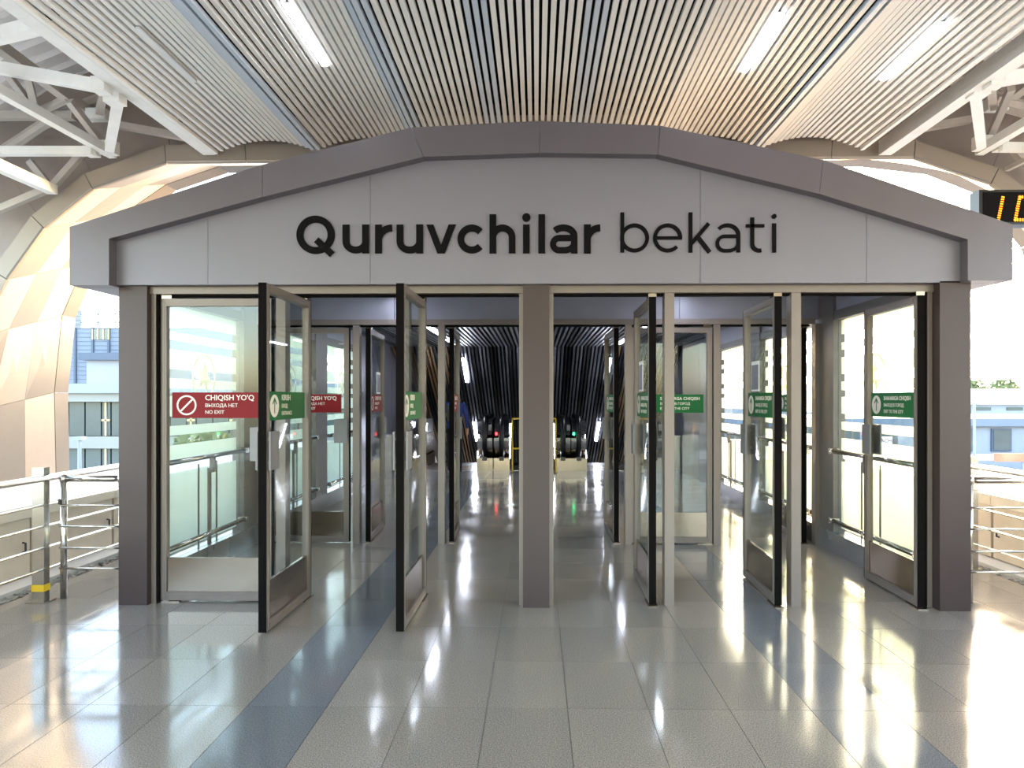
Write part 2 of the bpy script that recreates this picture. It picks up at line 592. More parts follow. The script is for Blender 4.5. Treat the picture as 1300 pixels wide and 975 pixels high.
for i in range(n - 1):
    subs = 3 if i == n // 2 - 1 or i in (n // 2 - 2, n // 2) else 1
    for s in range(subs):
        a, b = lerp(ring[i], ring[i + 1], s / subs), lerp(ring[i], ring[i + 1], (s + 1) / subs)
        c, d = lerp(outer[i], outer[i + 1], (s + 1) / subs), lerp(outer[i], outer[i + 1], s / subs)
        local(slab_quad((a[0], YF, a[1]), (d[0], YF, d[1]), (c[0], YF, c[1]), (b[0], YF, b[1]), .03), org).build('face_panel', 'ring', portal)
        e, f = lerp(back[i], back[i + 1], s / subs), lerp(back[i], back[i + 1], (s + 1) / subs)
        for k in range(3):
            q0, q1 = lerp(a, e, k / 3), lerp(b, f, k / 3)
            q2, q3 = lerp(b, f, (k + 1) / 3), lerp(a, e, (k + 1) / 3)
            y0, y1 = YF + (YB - YF) * k / 3, YF + (YB - YF) * (k + 1) / 3
            nm = 'soffit_mid' if (i + k) % 2 else 'soffit_pale'
            local(slab_quad((q0[0], y0, q0[1]), (q1[0], y0, q1[1]), (q2[0], y1, q2[1]), (q3[0], y1, q3[1]), .02, .003), org).build('soffit_panel', nm, portal)
        local(slab_quad((e[0], YB + .01, e[1]), (f[0], YB + .01, f[1]), (f[0], YB + .24, f[1]), (e[0], YB + .24, e[1]), .05, .003), org).build('rim_panel', 'soffit_edge', portal)
# shell behind the panels, so that no light leaks through the joints
mb = MB()
bo = offs(back, .1)
oo = offs(ring, .12)
for i in range(n - 1):
    mb.add([(oo[i][0], YF + .06, oo[i][1]), (oo[i + 1][0], YF + .06, oo[i + 1][1]), (bo[i + 1][0], YB + .2, bo[i + 1][1]), (bo[i][0], YB + .2, bo[i][1])], [(0, 1, 2, 3)])
local(mb, org).build('arch_shell', 'steel_shade', portal)
gable = tag(bpy.data.objects.new('wall_gable', None), 'brown-grey gable wall between the arch and the corrugated roof', 'wall', kind='structure')
C.objects.link(gable)
gable.location = (0, 6.42, 0)
for i in range(n - 1):
    a, b, c, d = outer[i], outer[i + 1], roof[i + 1], roof[i]
    local(slab_quad((a[0], 6.42, a[1]), (d[0], 6.42, d[1]), (c[0], 6.42, c[1]), (b[0], 6.42, b[1]), .04, .002), (0, 6.42, 0)).build('gable_panel', 'gable', gable)
# corrugated roof shell
rs = empty('roof_shell', (0, 6.5, 0), 0, 'corrugated grey metal vault roof above the steel truss', 'roof', kind='structure')
fine = []
for i in range(3, n - 4):
    for s in range(2):
        fine.append(lerp(roof[i], roof[i + 1], s / 2))
fine.append(roof[-4])
fo = offs(fine, .05)
mb = MB()
ys = []
y = 6.5
while y > -14:
    ys += [(y, 0), (y - .045, 0), (y - .055, 1), (y - .19, 1)]
    y -= .2
base = []
for yy, k in ys:
    src = fo if k else fine
    base.append([len(mb.v) + j for j in range(len(src))])
    mb.v += [(p[0], yy - 6.5, p[1]) for p in src]
for a, b in zip(base, base[1:]):
    for j in range(len(a) - 1):
        mb.f.append((a[j], a[j + 1], b[j + 1], b[j]))
mb.build('corrugated_sheet', 'roof_sheet', rs)
# curved steel ribs
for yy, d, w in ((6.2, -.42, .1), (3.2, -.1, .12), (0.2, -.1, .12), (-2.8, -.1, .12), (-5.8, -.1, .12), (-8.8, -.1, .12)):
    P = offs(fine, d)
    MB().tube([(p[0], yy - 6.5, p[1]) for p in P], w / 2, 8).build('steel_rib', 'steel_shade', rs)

# trusses under the roof
def truss(name, label, sgn, members, plates):
    o = empty(name, (sgn * 3.3, 5.2, 3.7), 0, label, 'truss', 'steel trusses beside the slat ceiling')
    off = (sgn * 3.3, 5.2, 3.7)
    for nm, p0, p1, w, h, m in members:
        local(MB().bar(p0, p1, w, h), off).build(nm, m, o)
    for p, sx, sy, sz in plates:
        local(MB().box(p[0] - sx, p[0] + sx, p[1] - sy, p[1] + sy, p[2] - sz, p[2] + sz), off).build('gusset_plate', 'steel_white', o)
    return o
bl = -3.02
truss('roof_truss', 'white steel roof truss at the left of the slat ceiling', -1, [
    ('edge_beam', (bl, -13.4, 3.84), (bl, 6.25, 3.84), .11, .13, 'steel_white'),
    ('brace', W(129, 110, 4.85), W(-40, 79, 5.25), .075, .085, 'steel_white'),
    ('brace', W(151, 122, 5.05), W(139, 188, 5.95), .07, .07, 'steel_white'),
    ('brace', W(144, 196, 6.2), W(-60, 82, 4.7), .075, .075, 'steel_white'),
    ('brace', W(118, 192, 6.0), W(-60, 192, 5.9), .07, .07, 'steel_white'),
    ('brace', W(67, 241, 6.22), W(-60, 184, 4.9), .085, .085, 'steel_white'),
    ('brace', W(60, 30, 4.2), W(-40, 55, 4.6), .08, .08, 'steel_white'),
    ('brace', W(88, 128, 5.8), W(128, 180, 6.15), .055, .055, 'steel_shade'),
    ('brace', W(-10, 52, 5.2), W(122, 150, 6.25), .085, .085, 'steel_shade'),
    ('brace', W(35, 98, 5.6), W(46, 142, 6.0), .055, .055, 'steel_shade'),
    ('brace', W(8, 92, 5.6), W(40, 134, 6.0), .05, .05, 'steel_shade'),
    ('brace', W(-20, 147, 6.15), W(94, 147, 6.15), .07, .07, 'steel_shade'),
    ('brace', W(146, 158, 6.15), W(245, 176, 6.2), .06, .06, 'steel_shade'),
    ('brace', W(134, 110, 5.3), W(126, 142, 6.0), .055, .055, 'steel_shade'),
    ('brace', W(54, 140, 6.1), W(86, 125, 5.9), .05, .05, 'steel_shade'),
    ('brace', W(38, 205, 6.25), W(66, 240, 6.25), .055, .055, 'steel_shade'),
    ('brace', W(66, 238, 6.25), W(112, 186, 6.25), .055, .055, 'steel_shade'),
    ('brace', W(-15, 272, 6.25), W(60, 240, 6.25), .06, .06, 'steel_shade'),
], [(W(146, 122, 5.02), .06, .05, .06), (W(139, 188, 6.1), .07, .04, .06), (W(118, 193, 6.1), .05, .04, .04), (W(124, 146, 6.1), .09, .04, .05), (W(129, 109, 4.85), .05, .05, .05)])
br = 3.16
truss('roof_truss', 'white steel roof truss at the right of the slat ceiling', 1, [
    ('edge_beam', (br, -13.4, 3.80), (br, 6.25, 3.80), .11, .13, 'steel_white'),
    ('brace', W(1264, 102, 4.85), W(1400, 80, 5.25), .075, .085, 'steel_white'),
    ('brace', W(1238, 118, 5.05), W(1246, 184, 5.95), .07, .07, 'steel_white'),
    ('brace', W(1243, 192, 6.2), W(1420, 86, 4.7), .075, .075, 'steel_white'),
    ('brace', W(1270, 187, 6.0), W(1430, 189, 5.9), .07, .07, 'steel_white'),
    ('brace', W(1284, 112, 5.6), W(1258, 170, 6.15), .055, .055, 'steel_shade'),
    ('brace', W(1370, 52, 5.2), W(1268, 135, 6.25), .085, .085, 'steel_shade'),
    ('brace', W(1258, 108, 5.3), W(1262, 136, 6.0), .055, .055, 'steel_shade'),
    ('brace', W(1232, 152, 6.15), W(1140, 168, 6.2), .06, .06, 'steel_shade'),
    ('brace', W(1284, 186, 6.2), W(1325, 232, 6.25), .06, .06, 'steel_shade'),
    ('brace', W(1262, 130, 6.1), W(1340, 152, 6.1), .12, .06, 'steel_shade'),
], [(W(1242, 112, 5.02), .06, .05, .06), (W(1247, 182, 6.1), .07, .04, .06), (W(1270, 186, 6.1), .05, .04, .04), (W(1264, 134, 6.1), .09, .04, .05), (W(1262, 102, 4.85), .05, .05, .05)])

# ================================================================== KIOSK SHELL
kio = empty('entrance_kiosk', (0, 5, 0), 0, 'grey metal entrance kiosk with gabled fascia and bold black lettering', 'kiosk')
KO = (0, 5, 0)
def kp(mb, name, m, parent=kio, smooth=False):
    return local(mb, KO).build(name, m, parent, smooth)
def kbox(name, m, x0, x1, y0, y1, z0, z1, parent=kio):
    return kp(MB().box(x0, x1, y0, y1, z0, z1), name, m, parent)
YT, YP = 4.86, 4.95
xz = lambda px, py, Y: (W(px, py, Y).x, W(px, py, Y).z)
top = [xz(88, 288, YT), xz(333, 209, YT), xz(522, 162, YT), xz(685, 153.5, YT), xz(838, 159.5, YT), xz(1045, 203, YT), xz(1286, 285, YT)]
low = [xz(138, 303, YT), xz(333, 250, YT), xz(538, 199, YT), xz(685, 194, YT), xz(835, 196, YT), xz(1040, 246, YT), xz(1229, 304, YT)]
BZ = xz(88, 362, YT)[1]
BZR = xz(1286, 356, YT)[1]
for i in range(6):
    a, b, c, d = low[i], low[i + 1], top[i + 1], top[i]
    if i == 0:
        poly = [(top[0][0], BZ), (low[0][0], BZ), low[0], b, c, d]
    elif i == 5:
        poly = [a, b, (low[6][0], BZR), (top[6][0], BZR), c, d]
    else:
        poly = [a, b, c, d]
    poly = [(x + (.0015 if x < (a[0] + b[0]) / 2 else -.0015), z) for x, z in poly]
    kp(MB().prism(poly, YT, YT + .16), 'fascia_trim', 'trim')
# side cheeks and roof behind the trim
for x0, x1, z0, z1 in ((top[0][0], low[0][0] - .01, BZ + .004, top[0][1] - .004), (low[6][0] + .01, top[6][0], BZR + .004, top[6][1] - .004)):
    kbox('side_cheek', 'fascia', x0, x1, YT + .16, 7.3, z0, z1)
for i in range(6):
    c, d = top[i + 1], top[i]
    kp(MB().prism([(d[0], d[1] - .06), (c[0], c[1] - .06), (c[0], c[1] - .008), (d[0], d[1] - .008)], YT + .165, 7.3), 'roof_panel', 'frame_groove')
# fascia panels with seams
def low_z(x):
    for (xa, za), (xb, zb) in zip(low, low[1:]):
        if xa <= x <= xb:
            return za + (zb - za) * (x - xa) / (xb - xa)
    return low[0][1] if x < low[0][0] else low[-1][1]
PB = xz(400, 361, YP)[1]
seams = [low[0][0] - .02] + [xz(q, 300, YP)[0] for q in (264, 470, 889, 1100)] + [low[6][0] + .02]
for a, b in zip(seams, seams[1:]):
    a, b = a + .0015, b - .0015
    pts = [(a, PB), (b, PB), (b, low_z(b) + .03)] + [(x, z + .03) for x, z in reversed(low) if a < x < b] + [(a, low_z(a) + .03)]
    kp(MB().prism(pts, YP, YP + .05), 'fascia_panel', 'fascia')
kp(MB().prism([(low[0][0], PB + .02)] + [(low[6][0], PB + .02)] + [(x, z + .05) for x, z in reversed(low)], YP + .053, YP + .07), 'fascia_core', 'grout')

# lettering: geometric strokes in photo pixels, baseline 0
PXM = YP / F
def L_u(w, W_, xh):
    m = MB(); h = w / 2
    m.stroke([(h, xh)] + [(h, 15)] + arc(W_ / 2, 15, W_ / 2 - h, 15 - h, 180, 360)[1:], w, 0, 1)
    m.stroke([(W_ - h, xh), (W_ - h, 0)], w, 0, 1)
    return m
def L_r(w, W_, xh):
    m = MB(); h = w / 2
    m.stroke([(h, 0), (h, xh)], w, 0, 1)
    m.stroke(arc(W_, 16, W_ - h, xh - h - 16, 180, 90), w, 0, 1)
    return m
def L_v(w, W_, xh):
    a = w * 1.07
    return MB().prism([(0, xh), (W_ / 2 - a * .52, 0), (W_ / 2, a * 1.15), (a, xh)][::-1], 0, 1, 'z').prism([(W_ / 2 - a * .52, 0), (W_ / 2 + a * .52, 0), (W_, xh), (W_ - a, xh), (W_ / 2, a * 1.15)], 0, 1, 'z')
def L_c(w, W_, xh):
    r = xh / 2
    return MB().stroke(arc(r, r, r - w / 2, r - w / 2, 42, 318, 30), w, 0, 1)
def L_h(w, W_, xh):
    m = MB(); h = w / 2
    m.stroke([(h, 0), (h, 49.5)], w, 0, 1)
    m.stroke(arc(W_ / 2, 20, W_ / 2 - h, xh - h - 20, 180, 0) + [(W_ - h, 0)], w, 0, 1)
    return m
def L_i(w, W_, xh):
    m = MB(); h = w / 2
    m.stroke([(h, 0), (h, xh)], w, 0, 1)
    m.disc(h, 45.5, w * .62, 0, 1)
    return m
def L_l(w, W_, xh):
    return MB().stroke([(w / 2, 0), (w / 2, 49.5)], w, 0, 1)
def L_a(w, W_, xh):
    m = MB(); h = w / 2
    m.stroke(arc(W_ / 2 - .5, 22, W_ / 2 - h + .5, xh - h - 22, 140, 0, 18) + [(W_ - h, 0)], w, 0, 1)
    yb, yt = h * .95, 21.5 - h * .5
    rc = (yt - yb) / 2
    m.stroke([(W_ - h, yt)] + arc(rc + h, yb + rc, rc, rc, 90, 270, 14) + arc(W_ / 2 + 1, yb + 10, W_ / 2 - h - 1, 10, 270, 355, 8), w * .92, 0, 1)
    return m
def L_Q(w, W_, xh):
    m = MB()
    m.stroke(arc(24.3, 23.6, 24.3 - w / 2, 24.3 - w / 2, 0, 352, 44), w, 0, 1, True)
    m.stroke([(25.5, 17), (45.5, -1.5)], w, 0, 1)
    return m
def L_b(w, W_, xh):
    m = MB(); r = xh / 2
    m.stroke([(w / 2, 0), (w / 2, 50.5)], w, 0, 1)
    m.stroke(arc(W_ - r, r, r - w / 2, r - w / 2, 0, 352, 40), w, 0, 1, True)
    return m
def L_e(w, W_, xh):
    m = MB(); r = xh / 2
    m.stroke(arc(r, r, r - w / 2, r - w / 2, -2, 316, 36), w, 0, 1)
    m.stroke([(w * .6, r), (2 * r - .2, r)], w * .85, 0, 1)
    return m
def L_k(w, W_, xh):
    m = MB()
    m.stroke([(w / 2, 0), (w / 2, 50.5)], w, 0, 1)
    m.stroke([(w * .6, 10.5), (W_ - 3, xh)], w * 1.05, 0, 1)
    m.stroke([(11, 20), (W_ - 1.5, 0)], w * 1.1, 0, 1)
    return m
def L_t(w, W_, xh):
    m = MB()
    m.stroke([(8, 44), (8, 11)] + arc(17, 11, 9, 9 - .3, 180, 285, 12)[1:], w, 0, 1)
    m.stroke([(0, xh - 3), (W_ - 2, xh - 3)], w * .85, 0, 1)
    return m
word = [(L_Q, 377, 50, 8.6), (L_u, 435.4, 33.6, 8.5), (L_r, 476.6, 21.5, 8.5), (L_u, 503.8, 33.6, 8.5), (L_v, 541.5, 37.5, 8.4), (L_c, 581, 33, 8.5),
        (L_h, 621.5, 33, 8.5), (L_i, 664, 9, 8.5), (L_l, 683.5, 9, 8.5), (L_a, 698, 35, 8.3), (L_r, 741.3, 20.5, 8.5),
        (L_b, 787.5, 36, 4.7), (L_e, 829, 36, 4.6), (L_k, 874, 28, 4.7), (L_a, 908, 31, 4.6), (L_t, 946.5, 25, 4.7), (L_i, 980, 5, 4.7)]
for fn, px, w_, st in word:
    m = fn(st, w_, 36.5)
    base_y = 322 if px < 780 else 320.8
    x0, z0 = xz(px, base_y, YP)
    mb = MB()
    mb.v = [(x0 + a * PXM, YP - .014 * c, z0 + b * PXM) for a, b, c in m.v]
    mb.f = m.f
    kp(mb, 'letter', 'letter')

# pillars, jambs, mullions and transoms of the two door rows
PT = PB + .01
kbox('pillar', 'pillar', -3.085, -2.875, 4.99, 5.24, 0, PT)
kbox('pillar', 'pillar', 2.895, 3.115, 4.95, 5.20, 0, PT)
kbox('pillar', 'pillar', -.098, .094, 4.98, 5.25, 0, PT)
def mull(x, w, Y, ztop):
    kp(MB().box(x - w / 2, x + w / 2, Y, Y + .1, 0, ztop), 'mullion', 'frame')
def row(Y, xs, zt):
    for x, w in xs:
        mull(x, w, Y, zt)
    kbox('transom', 'frame', -2.88, 2.9, Y - .012, Y + .1, zt - .006, zt + .05)
    kbox('door_stop', 'seal', -2.84, 2.86, Y + .04, Y + .09, zt - .022, zt - .006)
DT = 2.31
row(5.04, [(-2.855, .035), (2.875, .035), (-.113, .03), (.110, .03), (-1.9, .07), (-.979, .07), (.979, .07), (1.905, .07)], DT)
row(7.16, [(-2.92, .09), (2.95, .09), (-.1, .07), (.1, .07), (-1.9, .07), (-1.0, .07), (.965, .07), (1.885, .07)], DT)
for x in (-2.828, 2.852):
    kbox('jamb_groove', 'seal', x - .008, x + .008, 5.05, 5.12, 0, DT)
for a, b in ((-2.98, -1.5), (-1.5, 0), (0, 1.5), (1.5, 2.98)):
    kbox('bulkhead_panel', 'bulkhead', a + .002, b - .002, 7.19, 7.24, DT + .045, 2.95)
kbox('lintel_back', 'bulkhead', -2.9, 2.9, 5.08, 5.12, DT + .05, 2.95)

# side walls of the kiosk: plinth, columns, frosted panes, handrails
BANDS = [(.25, .91), (.98, 1.14), (1.22, 1.30), (1.38, 1.545), (1.61, 1.695), (1.77, 1.935), (2.01, 2.08), (2.16, 2.30)]
def emblem(parent, x, yc, zc, s):
    """ring with a winged star figure, film on the pane"""
    ring_ = MB().stroke(arc(0, 0, .2, .2, 0, 352, 40), .026, 0, .002, True)
    star = MB().prism([(-.02, .15), (.03, .05), (.12, .06), (.06, 0), (.09, -.1), (.01, -.05), (-.05, -.15), (-.06, -.04), (-.14, -.05), (-.07, .02)], 0, .002, 'z')
    for m, nm in ((ring_, 'emblem_ring'), (star, 'emblem_figure')):
        q = MB()
        q.v = [(x - s * (.006 + c), yc + s * a, zc + b) for a, b, c in m.v]
        q.f = m.f
        kp(q, nm, 'film_mark', parent)
for s in (-1, 1):
    X = 3.0 * s
    kbox('plinth', 'granite_plinth', min(X - s * .06, X + s * .08), max(X - s * .06, X + s * .08), 5.26, 11.35, 0, .2)
    kbox('head_rail', 'column_grey', min(X - s * .04, X + s * .06), max(X - s * .04, X + s * .06), 5.26, 11.35, 2.31, 2.40)
    kbox('side_fascia', 'bulkhead', min(X - s * .02, X + s * .06), max(X - s * .02, X + s * .06), 5.26, 11.35, 2.40, 2.95)
    for ya, yb in ((6.84, 7.30), (9.08, 9.58), (11.2, 11.42)):
        kbox('side_column', 'column_grey', min(X - s * .05, X + s * .07), max(X - s * .05, X + s * .07), ya, yb, 0, 2.95)
    for ya, yb in ((5.26, 6.84), (7.30, 9.08), (9.58, 11.2)):
        pane = kbox('side_pane', 'glass', X - .005, X + .005, ya, yb, .2, 2.31)
        for z0, z1 in BANDS:
            xo = X + s * .008
            kbox('film_band', 'film', min(xo, xo + s * .001), max(xo, xo + s * .001), ya + .05, yb - .05, z0, z1, pane)
        emblem(pane, X, (ya + yb) / 2 + .05, 1.72, s)
        ym = (ya + yb) / 2
        kbox('pane_joint', 'column_grey', X - s * .012 - .005, X - s * .012 + .005, ym + .27, ym + .285, .2, .95)
        kbox('pane_joint', 'column_grey', X - s * .012 - .005, X - s * .012 + .005, ym - .07, ym - .055, .2, .95)
        kbox('rail_bracket', 'frame', X - s * .06 - .02, X - s * .06 + .02, ym + .08, ym + .12, .86, 1.0)
        kbox('rail_post', 'frame', X - s * .03 - .012, X - s * .03 + .012, ym + .085, ym + .115, .2, .9)
        for z in (1.01, .32):
            kp(MB().tube([(X - s * .07, ya + .03, z), (X - s * .07, yb - .03, z)], .022, 12), 'handrail', 'steel', smooth=True)
            for yy in (ya + .03, yb - .03):
                kp(MB().tube([(X - s * .01, yy, z), (X - s * .1, yy, z)], .03, 12), 'rail_cap', 'steel')

# hall beyond the kiosk: walls, slatted ceiling, escalator slope
for s, side in ((-1, 'left'), (1, 'right')):
    w_ = empty('wall_' + side, (3.05 * s, 14, 0), 0, 'brushed grey metal panel wall at the %s of the escalator hall' % side, 'wall', kind='structure')
    for i in range(7):
        y0 = 11.42 + i * 1.45
        local(MB().box(min(3.05 * s, 3.12 * s), max(3.05 * s, 3.12 * s), y0 + .004, y0 + 1.446, -6 if i > 2 else 0, 2.95), (3.05 * s, 14, 0)).build('wall_panel', 'hall_panel', w_)
hc = empty('ceiling', (0, 10, 2.62), 0, 'dark baffle ceiling of the hall, sloping down over the escalators', 'ceiling', kind='structure')
hc.name = 'ceiling_hall'
fm, fs = {}, {}
for nm in ('baffle', 'baffle_black', 'baffle_warm_lit'):
    me = MB().box(-.02, .02, -4.7, 4.2, 0, .07).mesh('baffle'); me.materials.append(MATS[nm]); fm[nm] = me
    me = MB().prism([(4.2, 0), (4.2 + 9, -9 * .577), (4.2 + 9, -9 * .577 + .08), (4.2, .08)], -.02, .02, 'x').mesh('slope_baffle'); me.materials.append(MATS[nm]); fs[nm] = me
for i in range(-38, 39):
    x = i * .079
    g = i % 5
    nm = 'baffle' if g in (0, 1, 2) else 'baffle_black'
    for tbl, pn in ((fm, 'baffle'), (fs, 'slope_baffle')):
        q = nm
        if pn == 'slope_baffle' and abs(x) > 1.7 and nm == 'baffle':
            q = 'baffle_warm_lit'  # outer slope baffles carry the orange light as colour
        o = bpy.data.objects.new(pn, tbl[q])
        C.objects.link(o)
        o.parent = hc
        o.location = (x, 0, 0)
local(MB().box(-3.05, 3.05, 5.2, 14.3, 2.86, 2.93), (0, 10, 2.62)).build('backing', 'void', hc)
local(MB().prism([(14.2, 2.86), (24, 2.86 - 9.8 * .577), (24, 2.96 - 9.8 * .577), (14.2, 2.96)], -3.05, 3.05, 'x'), (0, 10, 2.62)).build('slope_backing', 'void', hc)
G = 'strip lights in the hall ceiling'
i = 0
for y0, yn in ((5.75, 'over the front lobby'), (8.2, 'just past the second doors'), (10.2, 'halfway down the hall'), (12.3, 'nearest the escalators')):
    for x, sn in ((-1.62, 'left'), (1.62, 'right')):
        strip_lamp((x, y0, 2.6), (x, y0 + 1.1, 2.6), 'led_hall', 'bright strip light in the dark hall ceiling %s, %s row' % (yn, sn), G, .05)
for x, sn in ((-1.56, 'left'), (1.56, 'right')):
    for ya, yb, pn in ((14.5, 15.35, 'upper'), (17.0, 17.9, 'lower')):
        za, zb = 2.62 - (ya - 14.2) * .577 - .05, 2.62 - (yb - 14.2) * .577 - .05
        strip_lamp((x, ya, za), (x, yb, zb), 'led_hall', '%s bright strip light on the %s of the sloping escalator ceiling' % (pn, sn), 'strip lights on the escalator slope', .07)

# ================================================================== DOOR LEAVES
LW, LH = .855, 2.275
CACHE = {}
def cpart(key, name, m, parent, fn, smooth=False):
    if key not in CACHE:
        me = fn().mesh(name)
        me.materials.append(MATS[m])
        CACHE[key] = me
    return link(name, CACHE[key], None, parent, smooth)

def sticker(door, face, kind):
    """face -1: towards local -y, +1: towards local +y; three lines beside a round mark"""
    sw, sh = .67, .193
    lines = {'red': ("CHIQISH YO'Q", 'ВЫХОДА НЕТ', 'NO EXIT'), 'in': ('KIRISH', 'ВХОД', 'ENTRANCE'), 'city': ('SHAHARGA CHIQISH', 'ВЫХОД В ГОРОД', 'EXIT TO THE CITY')}[kind]
    col = 'red' if kind == 'red' else 'green'
    st = cpart(('st', col), 'sticker', col, door, lambda: MB().box(-sw / 2, sw / 2, -sh / 2, sh / 2, 0, .001))
    st.location = (LW / 2, face * .0062, 1.476)
    st.rotation_euler = (math.pi / 2, 0, 0 if face < 0 else math.pi)
    st['label'] = {'red': 'red NO EXIT sticker', 'in': 'green ENTRANCE sticker', 'city': 'green EXIT TO THE CITY sticker'}[kind]
    if kind == 'red':
        ic = cpart('ic_red', 'prohibition_mark', 'white_print', st, lambda: MB().stroke(arc(-.225, 0, .069, .069, 0, 352, 40), .013, 0, .002, True).stroke([(-.27, -.045), (-.18, .045)], .013, 0, .002))
    else:
        ic = cpart('ic_disc', 'white_disc', 'white_print', st, lambda: MB().disc(-.245, 0, .076, 0, .0016, 40))
        cpart('ic_arrow', 'arrow', 'green', st, lambda: MB().stroke([(-.245, -.05), (-.245, .048)], .011, .0016, .0026).stroke([(-.279, .012), (-.245, .05), (-.211, .012)], .011, .0016, .0026))
    for j, t in enumerate(lines):
        size = (.044 if kind == 'city' else .056) if j == 0 else .037
        me = text_mesh(t, size, (.0009 if j == 0 else .0003))
        if not me.materials:
            me.materials.append(MATS['white_print'])
        tx = link('lettering', me, None, st)
        tx.location = (-.085 if kind == 'red' else -.12, (.038, -.014, -.064)[j], .0014)

nd = 0
def door(pos, ang, side, kinds, label, note=None):
    global nd
    nd += 1
    d = empty('door_%d' % nd, pos, ang, label, 'door', 'glass doors of the kiosk', 'structure')
    S, T = .058, .024
    for k, (x0, x1) in enumerate(((0.004, S), (LW - S, LW - .004))):
        cpart(('stile', k), 'stile', 'frame', d, lambda: MB().box(x0, x1, -T, T, .012, LH).box(x0 + (.012 if k == 0 else .012), x1 - .012, -T - .003, T + .003, .03, LH - .02))
    cpart('toprail', 'top_rail', 'frame', d, lambda: MB().box(S, LW - S, -T, T, LH - .055, LH).box(S, LW - S, -T - .003, T + .003, LH - .042, LH - .014))
    cpart('botrail', 'bottom_rail', 'frame', d, lambda: MB().box(S, LW - S, -T, T, .012, .075).box(S, LW - S, -T - .003, T + .003, .026, .058))
    for k, (x0, x1) in enumerate(((-.001, .004), (LW - .004, LW + .001))):
        cpart(('seal', k), 'edge_seal', 'seal', d, lambda: MB().box(x0, x1, -T - .002, T + .002, .012, LH))
    cpart('pane', 'pane', 'glass', d, lambda: MB().box(S, LW - S, -.004, .004, .075, LH - .055))
    cpart('kick', 'kick_panel', 'kick', d, lambda: MB().box(S, LW - S, -.012, .012, .075, .33))
    def hnd():
        m = MB()
        for f in (-1, 1):
            a, b = sorted((f * .036, f * .05))
            m.box(LW - .155, LW - .012, a, b, 1.06, 1.31)
            for z in (1.10, 1.25):
                a, b = sorted((f * .02, f * .037))
                m.box(LW - .05, LW - .02, a, b, z, z + .02)
        return m
    cpart('hnd', 'handle', 'handle', d, hnd)
    cpart('pivot', 'pivot', 'kick', d, lambda: MB().box(-.03, .16, -.035, .035, .0005, .008).box(.02, .07, -.02, .02, .008, .014).box(.01, .1, -.03, .03, LH, LH + .03))
    for f, k in kinds:
        sticker(d, f, k)
    if note:
        nt_ = cpart('note', 'notice_sleeve', 'paper', d, lambda: MB().box(LW / 2 + .02, LW / 2 + .23, -.0015, .0015, 1.585, 1.83))
        nt_.location = (0, note * .008, 0)
        nn = cpart(('notein', note), 'notice_sheet', 'paper_dark', nt_, lambda: MB().box(LW / 2 + .034, LW / 2 + .216, -.003, .003, 1.60, 1.80))
    return d
H = math.pi / 2
LK = [(-1, 'red'), (1, 'in')]
RK = [(1, 'city')]
door((-2.835, 5.10, 0), 0, 'l', LK, 'closed glass door with the fully visible red NO EXIT sticker by the left pillar')
door((-1.762, 5.235, 0), -H - .01, 'l', LK, 'glass door swung towards the viewer beside the closed left front door')
door((-.878, 5.275, 0), -H - .01, 'l', LK, 'glass door swung towards the viewer, nearest the middle pillar on the left')
door((.855, 5.04, 0), H - .01, 'r', RK, 'front glass door swung inwards, first right of the middle pillar', 1)
door((1.77, 5.03, 0), H - .03, 'r', RK, 'front glass door swung inwards, second right of the middle pillar', 1)
door((2.79, 5.0, 0), H - .025, 'r', RK, 'front glass door swung inwards beside the right pillar')
door((-2.835, 7.215, 0), 0, 'l', LK, 'closed second-row glass door with red sticker behind the left front doors')
door((-1.79, 7.23, 0), H + .045, 'l', LK, 'second-row glass door opened inwards beside the closed red-stickered one', -1)
door((-.90, 7.23, 0), H + .04, 'l', LK, 'second-row glass door opened inwards, nearest the escalator view on the left')
door((.845, 7.23, 0), H + .02, 'r', RK, 'second-row glass door opened inwards, nearest the escalator view on the right')
door((1.848, 7.215, 0), math.pi, 'r', RK, 'closed second-row glass door with bright green sticker facing front')
door((2.815, 7.23, 0), H - .01, 'r', RK, 'second-row glass door opened inwards along the sunlit right side wall')

